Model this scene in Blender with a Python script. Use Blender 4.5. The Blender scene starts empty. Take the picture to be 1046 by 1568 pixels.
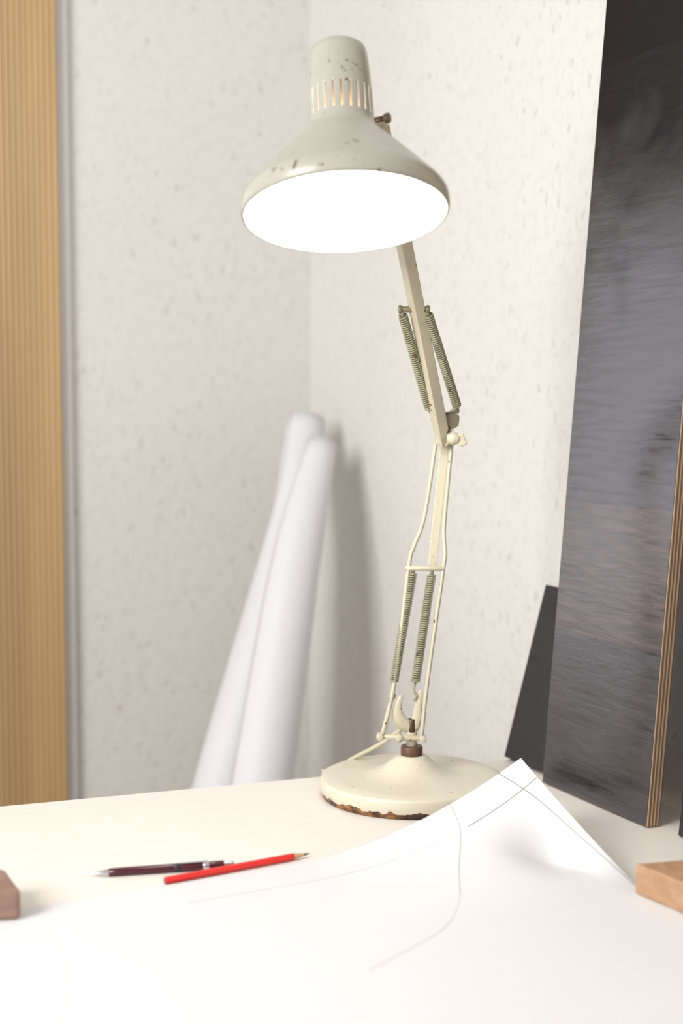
import bpy, bmesh, math, random
from mathutils import Vector, Matrix
random.seed(4)
sc=bpy.context.scene
COL=sc.collection
TZ=0.75
# ---------------------------------------------------------------- helpers
class NT:
    def __init__(s,name):
        s.m=bpy.data.materials.new(name); s.m.use_nodes=True
        s.t=s.m.node_tree; s.n=s.t.nodes; s.b=s.n['Principled BSDF']
    def node(s,ty,**kw):
        n=s.n.new(ty)
        for k,v in kw.items():
            if k.startswith('i_'): n.inputs[k[2:].replace('_',' ')].default_value=v
            else: setattr(n,k,v)
        return n
    def link(s,a,b): s.t.links.new(a,b)
    def set(s,**kw):
        for k,v in kw.items():
            s.b.inputs[k.replace('_',' ')].default_value=v
    def coord(s,scale=(1,1,1),rot=(0,0,0),kind='Object'):
        tc=s.node('ShaderNodeTexCoord'); mp=s.node('ShaderNodeMapping')
        mp.inputs['Scale'].default_value=scale; mp.inputs['Rotation'].default_value=rot
        s.link(tc.outputs[kind],mp.inputs[0]); return mp.outputs[0]
    def noise(s,vec,scale,detail=2,rough=.5,dist=0):
        n=s.node('ShaderNodeTexNoise'); n.inputs['Scale'].default_value=scale
        n.inputs['Detail'].default_value=detail; n.inputs['Roughness'].default_value=rough
        n.inputs['Distortion'].default_value=dist
        s.link(vec,n.inputs['Vector']); return n.outputs['Fac']
    def ramp(s,fac,stops,interp='LINEAR'):
        r=s.node('ShaderNodeValToRGB'); r.color_ramp.interpolation=interp
        e=r.color_ramp.elements
        while len(e)<len(stops): e.new(0.5)
        for el,(p,c) in zip(e,stops):
            el.position=p; el.color=(c[0],c[1],c[2],1) if hasattr(c,'__len__') else (c,c,c,1)
        s.link(fac,r.inputs[0]); return r.outputs[0]
    def mix(s,f,a,b,bt='MIX'):
        m=s.node('ShaderNodeMix'); m.data_type='RGBA'; m.blend_type=bt
        for sock,v in ((m.inputs[0],f),(m.inputs[6],a),(m.inputs[7],b)):
            if hasattr(v,'is_linked'): s.link(v,sock)
            elif hasattr(v,'__len__'): sock.default_value=(v[0],v[1],v[2],1)
            else: sock.default_value=v
        return m.outputs[2]
    def math(s,op,a,b=0.0):
        m=s.node('ShaderNodeMath'); m.operation=op
        for i,v in enumerate((a,b)):
            if hasattr(v,'is_linked'): s.link(v,m.inputs[i])
            else: m.inputs[i].default_value=v
        return m.outputs[0]
    def bump(s,h,strength=.3,dist=.002):
        b=s.node('ShaderNodeBump'); b.inputs['Strength'].default_value=strength; b.inputs['Distance'].default_value=dist
        s.link(h,b.inputs['Height']); s.link(b.outputs[0],s.b.inputs['Normal'])
    def base(s,c):
        if hasattr(c,'is_linked'): s.link(c,s.b.inputs['Base Color'])
        else: s.b.inputs['Base Color'].default_value=(c[0],c[1],c[2],1)

def simple(name,col,rough=.5,metal=0,var=.06,scale=40):
    t=NT(name); v=t.coord()
    f=t.noise(v,scale,3)
    t.base(t.mix(f,tuple(c*(1-var) for c in col),tuple(min(1,c*(1+var)) for c in col)))
    t.set(Roughness=rough,Metallic=metal); return t.m

def paint(name,col,chip=(.10,.055,.03),thr=.70,scale=55,rough=.35,rustz=None):
    t=NT(name); v=t.coord()
    n1=t.noise(v,scale,4,.6,.4); n2=t.noise(v,scale*1.3,3)
    chips=t.ramp(n1,[(thr-.012,0),(thr+.012,1)])
    g=t.noise(v,9,3)
    base=t.mix(g,tuple(c*.93 for c in col),tuple(min(1,c*1.05) for c in col))
    fine=t.noise(v,260,2); base=t.mix(t.ramp(fine,[(.68,0),(.74,1)]),base,tuple(c*.6 for c in col))
    c=t.mix(chips,base,chip)
    if rustz:
        ge=t.node('ShaderNodeNewGeometry'); sx=t.node('ShaderNodeSeparateXYZ'); t.link(ge.outputs['Position'],sx.inputs[0])
        z=t.math('SUBTRACT',sx.outputs[2],rustz)
        z=t.math('ADD',z,t.math('MULTIPLY',t.math('SUBTRACT',n1,.5),-.018))
        m=t.ramp(t.math('MULTIPLY',z,100),[(.0,1),(.06,0)])
        rc=t.mix(t.ramp(n2,[(.42,0),(.58,1)]),(.05,.022,.012),(.36,.17,.06))
        c=t.mix(m,c,rc)
    t.base(c); t.set(Roughness=rough); t.bump(t.noise(v,120,2),.08,.001)
    return t.m

def wood(name,c1,c2,scale=(1,1,1),rough=.5,ns=6,stripe=None):
    t=NT(name); v=t.coord(scale)
    f=t.noise(v,ns,5,.6,.6)
    c=t.mix(t.ramp(f,[(.3,0),(.7,1)]),c1,c2)
    t.base(c); t.set(Roughness=rough); t.bump(f,.15,.001); return t.m

def empty(name,loc=(0,0,0)):
    e=bpy.data.objects.new(name,None); e.location=loc; e.empty_display_size=.05; COL.objects.link(e); return e
def add(name,verts,faces,mat,parent=None,smooth=True,matidx=None):
    me=bpy.data.meshes.new(name); me.from_pydata([tuple(v) for v in verts],[],faces)
    mats=mat if isinstance(mat,(list,tuple)) else [mat]
    for m in mats: me.materials.append(m)
    if smooth: me.polygons.foreach_set('use_smooth',[True]*len(me.polygons))
    if matidx:
        for p,i in zip(me.polygons,matidx): p.material_index=i
    bm=bmesh.new(); bm.from_mesh(me); bmesh.ops.recalc_face_normals(bm,faces=bm.faces); bm.to_mesh(me); bm.free()
    me.update()
    o=bpy.data.objects.new(name,me); COL.objects.link(o)
    if parent:
        o.parent=parent; o.matrix_parent_inverse=Matrix.Translation(-Vector(parent.location))
    return o
def frame(d):
    d=Vector(d).normalized(); up=Vector((0,0,1)) if abs(d.z)<.95 else Vector((1,0,0))
    x=up.cross(d).normalized(); y=d.cross(x); return x,y,d
def catmull(pts,n=6):
    P=[Vector(p) for p in pts]; out=[]
    if len(P)<3: return P
    Q=[P[0]*2-P[1]]+P+[P[-1]*2-P[-2]]
    for i in range(1,len(Q)-2):
        for k in range(n):
            t=k/n; a,b,c,d=Q[i-1],Q[i],Q[i+1],Q[i+2]
            out.append(.5*((2*b)+(-a+c)*t+(2*a-5*b+4*c-d)*t*t+(-a+3*b-3*c+d)*t**3))
    out.append(P[-1]); return out
def sweep(name,pts,r,mat,parent=None,seg=12,smooth_path=0,flat=1.0,side=None,cap=True):
    P=[Vector(p) for p in pts]
    if not hasattr(r,'__len__'): r=[r]*len(P)
    if smooth_path:
        Pr=[Vector((q,0,0)) for q in r]
        P=catmull(P,smooth_path); r=[q.x for q in catmull(Pr,smooth_path)] if len(Pr)>2 else r
    V=[];F=[]
    d0=(P[1]-P[0]).normalized()
    x=Vector(side) if side else frame(d0)[0]
    for i,p in enumerate(P):
        if i==0: d=P[1]-P[0]
        elif i==len(P)-1: d=P[-1]-P[-2]
        else: d=P[i+1]-P[i-1]
        d.normalize(); x=(x-d*x.dot(d)).normalized(); y=d.cross(x)
        for k in range(seg):
            a=2*math.pi*k/seg
            V.append(p+x*math.cos(a)*r[i]+y*math.sin(a)*r[i]*flat)
    n=len(P)
    for i in range(n-1):
        for k in range(seg):
            a=i*seg+k;b=i*seg+(k+1)%seg
            F.append((a,b,b+seg,a+seg))
    if cap:
        F.append(tuple(range(seg))[::-1]); F.append(tuple((n-1)*seg+k for k in range(seg)))
    return add(name,V,F,mat,parent)
def bar(name,p0,p1,w,d,mat,parent,roll=0,bev=.0008):
    p0=Vector(p0);p1=Vector(p1); ax=(p1-p0).normalized()
    side=Vector((1,0,0)); side=(side-ax*side.dot(ax)).normalized(); fw=ax.cross(side)
    R=Matrix.Rotation(roll,3,ax); side=R@side; fw=R@fw
    V=[];pr=[]
    for sx,sy in ((-1,-1),(1,-1),(1,1),(-1,1)): pr.append(side*sx*w/2+fw*sy*d/2)
    V=[p0+q for q in pr]+[p1+q for q in pr]
    F=[(0,1,2,3),(4,5,6,7)]+[(i,(i+1)%4,(i+1)%4+4,i+4) for i in range(4)]
    o=add(name,V,F,mat,parent,smooth=False)
    m=o.modifiers.new('b','BEVEL'); m.width=bev; m.segments=2
    return o
def lathe(name,prof,O,A,mat,parent=None,seg=64,skip=None,spin=0):
    x,y,a=frame(A); O=Vector(O); V=[];F=[]
    for r,h in prof:
        for k in range(seg):
            t=2*math.pi*k/seg+spin
            V.append(O+a*h+(x*math.cos(t)+y*math.sin(t))*max(r,1e-5))
    for i in range(len(prof)-1):
        for k in range(seg):
            if skip and skip(i,k): continue
            b=(k+1)%seg
            F.append((i*seg+k,i*seg+b,(i+1)*seg+b,(i+1)*seg+k))
    return add(name,V,F,mat,parent)
def cyl(name,p0,p1,r,mat,parent,seg=20,bev=.0006):
    p0=Vector(p0);p1=Vector(p1);L=(p1-p0).length
    b=min(bev,r*.4)
    return lathe(name,[(0,0),(r-b,0),(r,b),(r,L-b),(r-b,L),(0,L)],p0,p1-p0,mat,parent,seg)
def spring(name,p0,p1,R,wire,turns,mat,parent):
    p0=Vector(p0);p1=Vector(p1);x,y,d=frame(p1-p0);L=(p1-p0).length
    pts=[];N=turns*12
    for i in range(N+1):
        f=i/N; a=2*math.pi*turns*f
        pts.append(p0+d*L*f+(x*math.cos(a)+y*math.sin(a))*R)
    return sweep(name,pts,wire,mat,parent,seg=6)
def hull(name,pts2,thick,O,X,Y,mat,parent,bev=.001):
    O=Vector(O);X=Vector(X).normalized();Y=Vector(Y).normalized();N=X.cross(Y)
    n=len(pts2)
    V=[O+X*a+Y*b-N*thick/2 for a,b in pts2]+[O+X*a+Y*b+N*thick/2 for a,b in pts2]
    F=[tuple(range(n))[::-1],tuple(range(n,2*n))]+[(i,(i+1)%n,(i+1)%n+n,i+n) for i in range(n)]
    o=add(name,V,F,mat,parent,smooth=False)
    m=o.modifiers.new('b','BEVEL'); m.width=bev; m.segments=2
    return o

# ---------------------------------------------------------------- room
def wall_mat():
    t=NT('woodchip_wallpaper')
    def flecks(scale,rot,r0,r1,k0,k1,sq):
        v=t.coord((1,1,sq),(0,rot,0))
        wob=t.node('ShaderNodeTexNoise'); wob.inputs['Scale'].default_value=60; wob.inputs['Detail'].default_value=3; t.link(v,wob.inputs['Vector'])
        va=t.node('ShaderNodeVectorMath'); va.operation='MULTIPLY_ADD'
        t.link(wob.outputs['Color'],va.inputs[0]); va.inputs[1].default_value=(.022,.022,.022); t.link(v,va.inputs[2])
        vo=t.node('ShaderNodeTexVoronoi'); vo.inputs['Scale'].default_value=scale; t.link(va.outputs[0],vo.inputs['Vector'])
        m=t.ramp(vo.outputs['Distance'],[(r0,1),(r1,0)])
        s_=t.node('ShaderNodeSeparateColor'); t.link(vo.outputs['Color'],s_.inputs[0])
        return t.math('MULTIPLY',m,t.ramp(s_.outputs[0],[(k0,0),(k1,1)]))
    f1=flecks(58,.7,.08,.28,.35,.95,.55)
    f2=flecks(88,-.5,.10,.36,.30,.95,.6)
    v=t.coord()
    fine=t.noise(v,62,4,.65); big=t.noise(v,2.5,2)
    c=t.mix(big,(.675,.66,.63),(.725,.715,.69))
    c=t.mix(t.math('MULTIPLY',t.ramp(fine,[(.48,0),(.66,1)]),.32),c,(.57,.545,.50))
    c=t.mix(t.math('MULTIPLY',f2,.28),c,(.45,.41,.355))
    c=t.mix(t.math('MULTIPLY',f1,.46),c,(.41,.365,.305))
    t.base(c); t.set(Roughness=.85)
    t.bump(t.math('ADD',t.math('MULTIPLY',t.math('ADD',f1,f2),-.8),fine),.4,.003)
    return t.m
WM=wall_mat()
corner=Vector((-.058,2.646,0)); uL=Vector((-.903,-.43,0)); uR=Vector((.43,-.903,0))
def obox(name,O,X,lx,ly,lz,mat,parent=None,bev=0,extra=()):
    X=Vector(X).normalized(); Z=Vector((0,0,1)); Y=Z.cross(X)
    V=[];F=[]
    for lx_,ly_,lz_ in ((lx,ly,lz),)+tuple(extra):
        k=len(V)
        V+=[(a,b,c) for a in lx_ for b in ly_ for c in lz_]
        F+=[tuple(k+q for q in f) for f in ((0,1,3,2),(4,5,7,6),(0,1,5,4),(2,3,7,6),(0,2,6,4),(1,3,7,5))]
    o=add(name,V,F,mat,None,smooth=False)
    M=Matrix((X,Y,Z)).transposed().to_4x4(); M.translation=Vector(O)
    if parent: o.parent=parent; o.matrix_parent_inverse=Matrix.Translation(-Vector(parent.location))
    o.matrix_basis=M
    if bev:
        m=o.modifiers.new('b','BEVEL'); m.width=bev; m.segments=2
    return o
WS0,WS1,WZ0,WZ1=.68,1.45,.80,1.80
obox('wall_left',corner,-uL,(-WS0,.10),(0,.1),(0,2.6),WM,extra=(((-1.7,-WS1),(0,.1),(0,2.6)),((-WS1,-WS0),(0,.1),(0,WZ0)),((-WS1,-WS0),(0,.1),(WZ1,2.6))))
obox('wall_right',corner,uR,(0,2.3),(0,.1),(0,2.6),WM)
fl=wood('floor_wood',(.35,.24,.15),(.48,.34,.22),(1,8,1),.5)
obox('floor',(0,0,0),(1,0,0),(-2.2,2.2),(-1.2,3.2),(-.05,0),fl)
def slat():
    t=NT('fluted_pine'); v=t.coord((1,1,.06))
    f=t.noise(v,60,4,.6,.3); g=t.noise(v,11,2)
    c=t.mix(f,(.42,.265,.115),(.56,.38,.18)); c=t.mix(t.ramp(g,[(.35,0),(.7,.6)]),c,(.31,.21,.10))
    t.base(c); t.set(Roughness=.5); return t.m
def fluted(name,s0,s1,depth,mat):
    N=Vector((.43,-.903,0))
    n=int((s1-s0)/.0011); V=[];F=[]
    per=.0098
    for i in range(n+1):
        s=s0+(s1-s0)*i/n
        u=((s-s0)%per)/per
        d=depth+.0038*math.sqrt(max(0,1-(2*u-1)**2))
        if i==0 or i==n: d=depth
        for z in (0.0,2.55): V.append(corner+uL*s+N*d+Vector((0,0,z)))
    for i in range(n): F.append((2*i,2*i+2,2*i+3,2*i+1))
    b=len(V)
    for s in (s0,s1):
        for z in (0,2.55): V.append(corner+uL*s+Vector((0,0,z))+N*.0005)
    F+= [(0,1,b+1,b),(2*n,2*n+1,b+3,b+2)]
    return add(name,V,F,mat,None)
fluted('fluted_wood_panel',.474,.655,.028,slat())
white=simple('white_lacquer',(.66,.65,.63),.5)
obox('trim_1',corner+Vector((.43,-.903,0))*.0005,-uL,(-.4735,-.452),(-.014,0),(0,2.55),white,bev=.003)
# window in the left wall: frame only, lets sky in
obox('window_1',corner,-uL,(-WS1,-WS1+.045),(.02,.07),(WZ0,WZ1),white,extra=(((-WS0-.045,-WS0),(.02,.07),(WZ0,WZ1)),((-WS1+.045,-WS0-.045),(.02,.07),(WZ0,WZ0+.045)),((-WS1+.045,-WS0-.045),(.02,.07),(WZ1-.045,WZ1))))

# ---------------------------------------------------------------- table
tb=Vector((.943,.333,0)).normalized()
tabM=NT('painted_tabletop'); v=tabM.coord((1,6,1)); f=tabM.noise(v,14,4)
tabM.base(tabM.mix(f,(.77,.73,.67),(.82,.785,.73))); tabM.set(Roughness=.45); tabM=tabM.m
table=empty('work_table',(0,1.3,0))
O=Vector((.298,1.866,0))
obox('tabletop',O,tb,(-1.32,0),(-1.05,0),(TZ-.03,TZ),tabM,table,bev=.003)
for i,(a,b) in enumerate(((-1.24,-.12),(-.12,-.12),(-1.24,-.97),(-.12,-.97))):
    obox('leg_%d'%(i+1),O,tb,(a-.03,a+.03),(b-.03,b+.03),(0,TZ-.03),white,table,bev=.003)
obox('apron_back',O,tb,(-1.22,-.14),(-.13,-.11),(TZ-.11,TZ-.03),white,table)
obox('apron_front',O,tb,(-1.22,-.14),(-.98,-.96),(TZ-.11,TZ-.03),white,table)

# ---------------------------------------------------------------- paper rolls
pm=NT('roll_paper'); v=pm.coord(); pm.base(pm.mix(pm.noise(v,5,2),(.66,.66,.69),(.71,.71,.74))); pm.set(Roughness=.6); pm=pm.m
def roll(name,pts,rad,turns=3):
    P=catmull(pts,8); R=[q.x for q in catmull([Vector((r,0,0)) for r in rad],8)]
    seg=40; V=[];F=[]; n=len(P); M=seg*turns
    for i,p in enumerate(P):
        d=(P[min(i+1,n-1)]-P[max(i-1,0)]).normalized(); x,y,_=frame(d)
        for k in range(M+1):
            a=2*math.pi*k/seg+2.2; rr=R[i]*(1-.10*(M-k)/seg)
            V.append(p+(x*math.cos(a)+y*math.sin(a))*rr)
    for i in range(n-1):
        for k in range(M):
            a=i*(M+1)+k; F.append((a,a+1,a+M+2,a+M+1))
    o=add(name,V,F,pm,None)
    m=o.modifiers.new('s','SOLIDIFY'); m.thickness=.0006
    return o
roll('paper_roll',[(-.0616,2.485,1.183),(-.0904,2.37,.984),(-.1889,2.27,.5984),(-.342,2.13,.005)],[.036,.041,.052,.060])
roll('paper_roll.001',[(-.034,2.395,1.146),(-.0748,2.28,.96),(-.1248,2.17,.6258),(-.219,1.98,.005)],[.027,.043,.051,.056])

# ---------------------------------------------------------------- leaning boards
nW=Vector((.903,.43,0)).normalized(); ref=Vector((.2465,1.717,TZ))
def board(name,s0,s1,off,th,H,lean,face,edge):
    X=nW*math.cos(lean)-Vector((0,0,1))*math.sin(lean); Z=nW*math.sin(lean)+Vector((0,0,1))*math.cos(lean); Y=-uR.normalized()
    V=[(a,b,c) for a in (0,th) for b in (-s1,-s0) for c in (0,H)]
    F=[(0,1,3,2),(4,5,7,6),(0,1,5,4),(2,3,7,6),(0,2,6,4),(1,3,7,5)]
    o=add(name,V,F,[face,edge],None,smooth=False)
    for p in o.data.polygons:
        p.material_index=0 if abs(p.normal.x)>.9 else 1
    M=Matrix((X,Y,Z)).transposed().to_4x4(); M.translation=ref+nW*off+Vector((0,0,th*math.sin(lean)+.0003))
    o.matrix_basis=M
    m=o.modifiers.new('b','BEVEL'); m.width=.0012; m.segments=2
    return o
def stained(name,bands,gl=.105,ior=2.0,dim_top_refl=True):
    t=NT(name)
    tc=t.node('ShaderNodeTexCoord'); sp=t.node('ShaderNodeSeparateXYZ'); t.link(tc.outputs['Object'],sp.inputs[0])
    v=t.coord((1,1,8)); gr=t.noise(v,16,7,.72,.8)
    vb=t.coord((1,1,3.2)); w=t.noise(vb,7,3,.5,.8)
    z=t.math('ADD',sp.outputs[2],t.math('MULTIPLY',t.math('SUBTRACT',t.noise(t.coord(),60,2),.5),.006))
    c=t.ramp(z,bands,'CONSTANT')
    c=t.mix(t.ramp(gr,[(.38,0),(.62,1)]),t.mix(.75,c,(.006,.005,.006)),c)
    t.base(c)
    t.set(IOR=ior)
    rr=t.ramp(gr,[(.3,gl*.8),(.75,gl*1.7)]); t.link(rr,t.b.inputs['Roughness'])
    if dim_top_refl:
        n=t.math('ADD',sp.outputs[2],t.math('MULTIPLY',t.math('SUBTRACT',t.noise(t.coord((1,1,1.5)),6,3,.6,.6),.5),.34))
        t.link(t.ramp(n,[(.60,.50),(.80,.06)]),t.b.inputs['Specular IOR Level'])  # specular fades towards the top: a dark room reflection put into the material
    t.bump(t.math('ADD',t.math('MULTIPLY',w,1.0),t.math('MULTIPLY',gr,.50)),.18,.004)
    return t.m
def plyedge():
    t=NT('plywood_edge'); tc=t.node('ShaderNodeTexCoord'); sp=t.node('ShaderNodeSeparateXYZ'); t.link(tc.outputs['Object'],sp.inputs[0])
    w=t.math('SINE',t.math('MULTIPLY',sp.outputs[0],6.283/.0046))
    v=t.coord((1,1,.1)); n=t.noise(v,200,4)
    c=t.mix(t.ramp(t.math('ADD',t.math('MULTIPLY',w,.5),n),[(.35,0),(.75,1)]),(.20,.12,.07),(.52,.37,.25))
    t.base(c); t.set(Roughness=.7); return t.m
PE=plyedge()
big=stained('dark_stained_ply',[(0,(.034,.029,.038)),(.19,(.072,.047,.045)),(.346,(.042,.034,.042)),(.523,(.032,.026,.031)),(.70,(.012,.010,.013)),(.87,(.006,.005,.006))])  # stain tones by band; near-black upper bands also paint in the dark reflection
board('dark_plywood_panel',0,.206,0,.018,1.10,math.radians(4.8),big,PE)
dk=stained('dark_board_face',[(0,(.028,.024,.027)),(1,(.028,.024,.027))],.35,1.45,False)
dke=simple('dark_board_edge',(.04,.035,.035),.6)
board('dark_board',-.121,-.004,.0205,.014,.232,math.radians(15.5),dk,dke)
board('dark_board.001',.245,.62,.012,.016,.5,math.radians(6.5),dk,dke)
br=wood('brown_board',(.44,.25,.13),(.58,.36,.21),(1,1,.12),.5,40)
board('brown_wood_board',.21,.60,.082,.016,1.0,math.radians(1.0),br,br)

# ---------------------------------------------------------------- drawing sheet
C0=Vector((.205,1.55,0)); e1=Vector((.88,.474,0)).normalized(); e2=Vector((.36,-.933,0)).normalized()
def hgt(u,v):
    g=max(0,1-u/.27)**1.7; q=max(0,1-v/.235)**1.15
    h=.087*g*q
    h-=.025*math.exp(-((u-.036)/.044)**2-((v-.135)/.055)**2)*min(1,h/.025)*min(1,u/.03)
    return max(0,h)
def S(u,v,dz=0):
    h=hgt(u,v)
    wav=.0006*math.sin(u*14+v*9)+.0006
    p=C0-e1*u+e2*v - e1*(.35*h)+e2*(.45*h)
    return Vector((p.x,p.y,TZ+.0006+h+wav*min(1,(u+v))+dz))
shM=NT('drawing_paper_mat'); v=shM.coord(); shM.base(shM.mix(shM.noise(v,4,2),(.69,.69,.70),(.72,.72,.725))); shM.set(Roughness=.75); shM=shM.m
nu,nv=150,110; U=[(i/nu)**1.5*.98 for i in range(nu+1)]; Vv=[(j/nv)**1.4*.70 for j in range(nv+1)]
VV=[S(u,v) for u in U for v in Vv]
FF=[(i*(nv+1)+j,(i+1)*(nv+1)+j,(i+1)*(nv+1)+j+1,i*(nv+1)+j+1) for i in range(nu) for j in range(nv)]
paper=empty('drawing_paper',(0,1.3,TZ))
sh=add('sheet',VV,FF,shM,paper); m=sh.modifiers.new('s','SOLIDIFY'); m.thickness=.0003; m.offset=0
ink=simple('graphite_line',(.10,.10,.12),.6)
faint=simple('graphite_faint',(.42,.42,.44),.7)
vfaint=simple('graphite_very_faint',(.55,.55,.57),.7)
def line(name,uv,mat,r=.00035):
    pts=catmull([Vector((a,b,0)) for a,b in uv],14)
    sweep(name,[S(q.x,q.y,.0003) for q in pts],r,mat,paper,seg=6)
line('line_1',[(.001,.035),(.05,.042),(.10,.050)],ink)
line('line_2',[(.10,.050),(.18,.056),(.30,.058),(.42,.058)],vfaint,.0002)
line('line_3',[(.030,.0),(.016,.06),(.008,.12),(.004,.19),(.002,.235)],ink)
line('line_4',[(.095,.0),(.11,.05),(.15,.12),(.172,.165)],faint,.00034)
line('line_5',[(.172,.165),(.20,.205),(.235,.235),(.32,.278)],vfaint,.00025)
line('line_6',[(.55,.10),(.56,.2),(.60,.3),(.66,.4)],vfaint,.0002)

# ---------------------------------------------------------------- wood offcuts
def quadblock(name,c,h,mat,bev=.002):
    V=[(x,y,TZ+.0014) for x,y in c]+[(x,y,TZ+.0014+h) for x,y in c]
    F=[(0,1,2,3),(4,5,6,7)]+[(i,(i+1)%4,(i+1)%4+4,i+4) for i in range(4)]
    o=add(name,V,F,mat,None,smooth=False)
    m=o.modifiers.new('b','BEVEL'); m.width=bev; m.segments=3
    return o
wb=wood('pine_offcut',(.36,.205,.11),(.50,.31,.185),(12,3,14),.55,8)
quadblock('wood_block',[(.2794,1.3228),(.345,1.215),(.47,1.27),(.40,1.352)],.029,wb)
wb2=wood('walnut_offcut',(.20,.115,.085),(.30,.19,.145),(3,12,10),.55,8)
quadblock('wood_block.001',[(-.2890,1.2515),(-.317,1.310),(-.45,1.295),(-.42,1.235)],.029,wb2,.005)

# ---------------------------------------------------------------- pencils
def hexpencil():
    e=empty('red_pencil',(-.1,1.39,TZ))
    a=Vector((-.1716,1.3504,TZ+.0042)); b=Vector((-.033,1.4335,TZ+.0042)); d=(b-a).normalized(); L=(b-a).length
    red=simple('red_lacquer',(.66,.02,.015),.3); wd=simple('pencil_wood',(.55,.34,.20),.6); ld=simple('pencil_lead',(.03,.03,.03),.4); gd=simple('pencil_end',(.25,.06,.05),.5)
    o=lathe('barrel',[(0,0),(.0034,0),(.0037,.0006),(.0037,L-.020),(.0033,L-.0185)],a,d,red,e,6); 
    for p in o.data.polygons: p.use_smooth=False
    lathe('end_cap',[(0,-.0004),(.0030,-.0004),(.0030,.0002)],a,d,gd,e,24)
    lathe('sharpened_wood',[(.0034,L-.019),(.0014,L-.006)],a,d,wd,e,24)
    lathe('lead',[(.0015,L-.0064),(.0003,L),(0,L)],a,d,ld,e,16)
hexpencil()
def mechpencil():
    e=empty('mechanical_pencil',(-.18,1.385,TZ))
    a=Vector((-.2501,1.3712,TZ+.0036)); b=Vector((-.1085,1.3995,TZ+.0048)); d=(b-a).normalized()
    bur=simple('burgundy_plastic',(.065,.010,.016),.25); met=simple('pencil_metal',(.62,.62,.63),.25,1); blk=simple('black_plastic',(.02,.015,.018),.35)
    lathe('tip',[(0,0),(.0005,0),(.0006,.004),(.0012,.005),(.0030,.016),(.0034,.020)],a,d,met,e,24)
    lathe('barrel',[(.0034,.020),(.0041,.0205),(.0043,.03),(.0043,.085),(.0041,.0855)],a,d,bur,e,24)
    lathe('grip_ring',[(.0041,.085),(.0045,.0855),(.0045,.091),(.0041,.0915)],a,d,blk,e,24)
    lathe('upper_barrel',[(.0041,.0915),(.0043,.092),(.0042,.113),(.0040,.1135)],a,d,bur,e,24)
    lathe('clip_ring',[(.0040,.1135),(.0045,.114),(.0045,.119),(.0040,.1195)],a,d,met,e,24)
    lathe('cap',[(.0040,.1195),(.0040,.134),(.0036,.1345)],a,d,bur,e,24)
    lathe('push_button',[(.0030,.1340),(.0030,.1430),(.0025,.1445),(0,.1445)],a,d,met,e,24)
    z=Vector((0,-.4,1)).normalized()
    bar('clip',a+d*.118+z*.0058,a+d*.088+z*.0054,.0022,.0008,met,e)
    bar('clip_root',a+d*.1165+z*.003,a+d*.1165+z*.0062,.002,.002,met,e,0,.0003)
mechpencil()

# ---------------------------------------------------------------- LAMP
lamp=empty('desk_lamp',(.0838,1.67,TZ))
cream=paint('cream_enamel',(.57,.53,.40),thr=.67,scale=60)
baseM=paint('cream_enamel_base',(.66,.62,.50),thr=.69,scale=50,rustz=TZ+.0070)
shadeM=paint('grey_cream_enamel',(.41,.40,.34),thr=.660,scale=52,rough=.28)
steel=paint('olive_spring_steel',(.30,.285,.19),chip=(.12,.08,.04),thr=.66,scale=80,rough=.4)
core=simple('spring_core',(.10,.09,.06),.6)
dark=simple('dark_bronze',(.10,.065,.04),.4,.6)
olive=simple('olive_bronze',(.20,.175,.11),.4,.3)
rust=simple('brown_collar',(.13,.07,.045),.45,.3,.3)
bc=(.0838,1.67,TZ)
lathe('base',[(0,0.0002),(.104,.0002),(.1068,.001),(.1072,.0050),(.1088,.0062),(.1092,.0190),(.1083,.0217),(.1058,.0228),(.085,.0236),(.062,.0245),(.051,.0260),(.040,.0305),(.0305,.0370),(.0235,.0430),(.0185,.0465),(.017,.048),(0,.048)],bc,(0,0,1),baseM,lamp,128)
lathe('collar',[(0,.046),(.0125,.046),(.0130,.0475),(.0130,.0575),(.0122,.059),(0,.059)],bc,(0,0,1),rust,lamp,32)
cyl('post',(.0838,1.67,.808),(.0838,1.67,.832),.0065,cream,lamp)
cyl('swivel_pin',(.0838,1.668,.826),(.0838,1.668,.842),.0050,dark,lamp)
yk=[(.071,1.664,.871),(.0672,1.664,.858),(.0675,1.665,.845),(.074,1.667,.836),(.0838,1.668,.829)]
sweep('yoke_left',yk,[.0022,.0045,.0075,.0085,.0065],cream,lamp,14,5,flat=.5,side=(1,0,0))
yk=[(.094,1.667,.877),(.0925,1.667,.866),(.0905,1.667,.853),(.0895,1.667,.842),(.0855,1.668,.830)]
sweep('yoke_right',yk,[.0022,.0038,.0050,.0060,.0065],cream,lamp,14,5,flat=.5,side=(1,0,0))
cyl('lower_cross_bar',(.044,1.66,.8225),(.0985,1.66,.8198),.0032,cream,lamp)
for i,p in enumerate(((.0455,.8224),(.0965,.8199),(.0685,.8212))):
    cyl('rivet_%d'%(i+1),(p[0],1.654,p[1]),(p[0],1.666,p[1]),.0042,cream,lamp)
cyl('upper_cross_bar',(.076,1.683,1.0205),(.1235,1.683,1.0198),.0030,cream,lamp)
Lr=[(.048,1.66,.8222),(.0635,1.667,.8898),(.0802,1.685,1.0218),(.086,1.688,1.045),(.0992,1.695,1.0819),(.1137,1.71,1.1712)]
Rr=[(.0945,1.66,.8199),(.1023,1.667,.8898),(.1214,1.685,1.0202),(.1235,1.688,1.040),(.1227,1.695,1.0701),(.1326,1.71,1.1712)]
sweep('arm_rod_left',Lr,.0026,cream,lamp,10,8,flat=1.6,side=(1,0,0))
sweep('arm_rod_right',Rr,.0026,cream,lamp,10,8,flat=1.6,side=(1,0,0))
bar('arm_channel',(.1083,1.692,1.0212),(.1245,1.712,1.1711),.0105,.005,cream,lamp)
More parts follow.
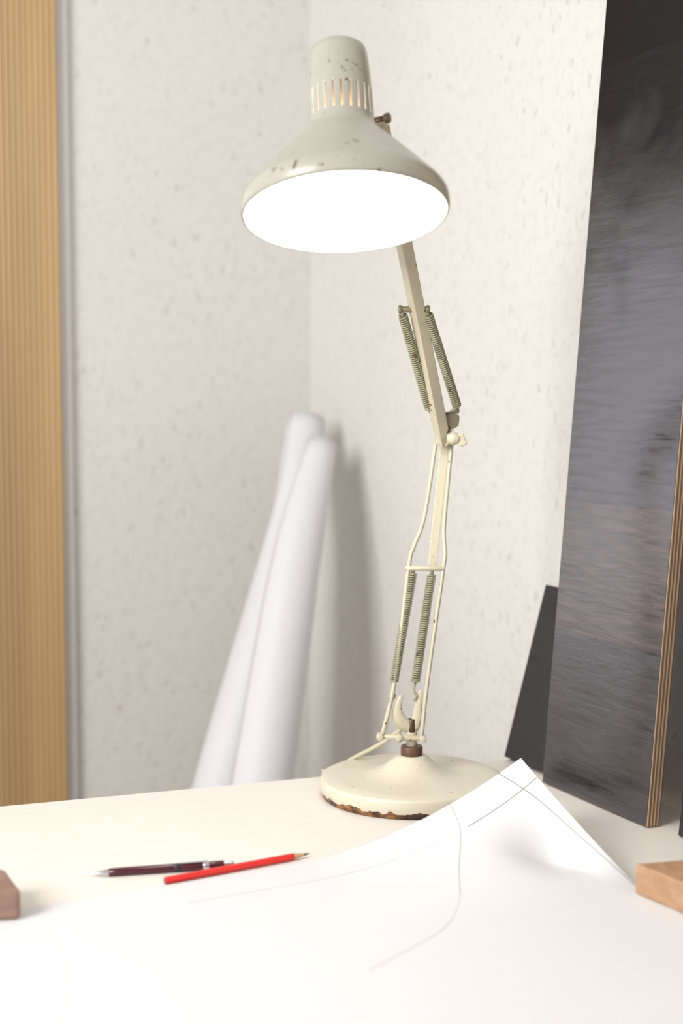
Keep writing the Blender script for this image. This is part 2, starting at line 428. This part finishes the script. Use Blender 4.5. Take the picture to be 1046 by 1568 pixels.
for i,(a,b) in enumerate((((.0849,1.685,1.0140),(.0620,1.667,.8859)),((.1075,1.685,1.0124),(.0876,1.667,.8859)))):
    spring('lower_spring_%d'%(i+1),a,b,.0047,.0011,48,steel,lamp)
    cyl('lower_spring_core_%d'%(i+1),a,b,.0034,core,lamp)
    A=Vector(a);B=Vector(b);d=(A-B).normalized()
    cyl('lower_spring_eye_%d'%(i+1),A,A+d*.009,.0022,steel,lamp)
    sweep('lower_hook_%d'%(i+1),[B,B-d*.010,B-d*.016+Vector((.004,0,0)),B-d*.022+Vector((.001,0,0))],.0014,steel,lamp,8,4)
ua=Vector((.0406-.1209,1.50-1.70,1.5036-1.1738)).normalized()
hull('knee_plate',[(-.0085,-.010),(.0035,-.013),(.010,-.006),(.0115,.006),(.014,.018),(.0185,.030),(.0145,.036),(.006,.028),(-.004,.020),(-.009,.006)],.010,(.1215,1.699,1.178),(1,0,0),(0,-.2,1),cream,lamp)
cyl('knee_bolt',(.1240,1.690,1.186),(.1240,1.712,1.186),.0052,dark,lamp)
hull('spring_bracket',[(-.012,-.004),(.002,-.014),(.010,-.010),(.011,.002),(.002,.006),(-.010,.003)],.004,(.1290,1.690,1.199),(1,0,0),(0,-.3,1),olive,lamp)
sweep('knee_knob',[(.126,1.688,1.174),(.133,1.686,1.1745),(.140,1.684,1.1735)],[.0055,.0080,.0050],cream,lamp,14,4)
bar('knob_wing',(.139,1.684,1.180),(.1445,1.683,1.166),.0095,.005,cream,lamp,0,.0015)
p0=Vector((.1209,1.70,1.1738)); p1=Vector((.0406,1.50,1.5036))
bar('upper_arm',p0-ua*.006,p1,.0140,.0140,cream,lamp,math.radians(32),.0012)
cyl('upper_pin',(.0645,1.610,1.3215),(.0985,1.610,1.3215),.0034,olive,lamp)
for i,x in enumerate((.066,.097)): cyl('upper_pin_cap_%d'%(i+1),(x-.002,1.610,1.3215),(x+.002,1.610,1.3215),.0048,olive,lamp)
for i,(a,b) in enumerate((((.0689,1.612,1.3150),(.1031,1.682,1.2105)),((.0975,1.612,1.3160),(.1362,1.682,1.2130)))):
    A=Vector(a);B=Vector(b);d=(A-B).normalized()
    spring('upper_spring_%d'%(i+1),a,b,.0047,.0011,46,steel,lamp)
    cyl('upper_spring_core_%d'%(i+1),a,b,.0034,core,lamp)
    cyl('upper_spring_eye_%d'%(i+1),A-d*.002,A+d*.006,.0022,steel,lamp)
    sweep('upper_hook_%d'%(i+1),[B,B-d*.007,Vector((.128,1.69,1.204))],.0018,olive,lamp,8)
# shade
SO=Vector((.0039,1.42,1.4025)); SA=Vector((-.0075,.05,.179)).normalized()
prof=[(.1005,-.001),(.1022,.0),(.1032,.003),(.1032,.010),(.1024,.0150),(.0985,.0215),(.0915,.0290),(.0800,.0415),(.0655,.0570),(.0510,.0720),(.0420,.0812),(.0368,.0872),(.0345,.0920),(.0335,.0960),(.0332,.0980),(.0331,.0995),(.0322,.1285),(.0321,.1300),(.0312,.145),(.0298,.162),(.0290,.170),(.0275,.1755),(.0235,.1790),(.0120,.1808),(0,.1810)]
sl=15
o=lathe('shade',prof,SO,SA,shadeM,lamp,120,skip=lambda i,k:(i==sl and k%5==0))
m=o.modifiers.new('s','SOLIDIFY'); m.thickness=.0011; m.offset=-1
linerM=NT('white_reflector'); linerM.set(Roughness=.5); v=linerM.coord(); linerM.base(linerM.mix(linerM.noise(v,8,2),(.88,.87,.84),(.92,.91,.88))); linerM=linerM.m
lathe('reflector_liner',[(.1000,.001),(.1008,.004),(.1008,.010),(.0998,.0138),(.0960,.0203),(.0890,.0276),(.0775,.0400),(.0630,.0555),(.0487,.0703),(.0398,.0795),(.0345,.0853),(.0322,.0910),(.0315,.0950)],SO,SA,linerM,lamp,96)
lathe('socket',[(.0,.170),(.022,.168),(.024,.108),(.021,.102),(.0150,.094),(0,.094)],SO,SA,simple('socket_porcelain',(.30,.15,.06),.5),lamp,32)
bulbM=NT('bulb_glow'); bulbM.set(Roughness=.3); bulbM.base((1,1,1)); bulbM.b.inputs['Emission Color'].default_value=(1,.95,.88,1); bulbM.b.inputs['Emission Strength'].default_value=80
lathe('bulb',[(0,.020),(.010,.0215),(.020,.027),(.0265,.036),(.0285,.046),(.027,.056),(.022,.068),(.016,.079),(.0135,.088),(.013,.096)],SO,SA,bulbM.m,lamp,40)
nk=SO+SA*.100
cyl('shade_joint',nk+Vector((.020,.024,-.002)),p1+ua*.002,.0065,cream,lamp)
cyl('joint_screw',(.030,1.478,1.504),(.0475,1.470,1.5055),.0030,dark,lamp)
lathe('joint_nut',[(0,0),(.005,0),(.0055,.002),(.0055,.0045),(.0045,.0055),(0,.0055)],(.0440,1.4715,1.505),(.9,-.45,.08),olive,lamp,8)
cord=[(.086,1.676,.834),(.070,1.690,.822),(.050,1.712,.802),(.028,1.735,.784),(.010,1.752,.770),(-.003,1.764,.757),(-.012,1.767,.7530),(-.025,1.764,.7527)]
sweep('power_cord',cord,.0026,cream,lamp,10,6)

# ---------------------------------------------------------------- light
def area(name,loc,tgt,sx,sy,e,col):
    l=bpy.data.lights.new(name,'AREA'); l.shape='RECTANGLE'; l.size=sx; l.size_y=sy; l.energy=e; l.color=col
    o=bpy.data.objects.new(name,l); COL.objects.link(o); o.location=loc
    o.rotation_euler=(Vector(tgt)-Vector(loc)).to_track_quat('-Z','Y').to_euler(); return o
area('room_daylight',(-1.5,.05,1.95),(.1,1.8,.95),.9,1.0,58,(1,.975,.94))
wc=corner+uL*1.065+Vector((-.43,.903,0))*.35; wc.z=1.30
area('window_sky',wc,wc+Vector((.43,-.903,0)),1.3,1.3,5.5,(.92,.93,1))
w=bpy.data.worlds.new('world'); sc.world=w; w.use_nodes=True
w.node_tree.nodes['Background'].inputs[0].default_value=(1,.985,.985,1); w.node_tree.nodes['Background'].inputs[1].default_value=.60

# ---------------------------------------------------------------- camera
cd=bpy.data.cameras.new('camera'); cd.sensor_fit='VERTICAL'; cd.sensor_height=36; cd.lens=50
cam=bpy.data.objects.new('camera',cd); COL.objects.link(cam); cam.location=(0,0,1.22); cam.rotation_euler=(math.radians(85.5),0,0)
cd.dof.use_dof=True; cd.dof.focus_distance=1.60; cd.dof.aperture_fstop=2.6
cd.clip_start=.01
sc.camera=cam
sc.view_settings.view_transform='Standard'; sc.view_settings.look='None'
sc.view_settings.exposure=0; sc.view_settings.gamma=1
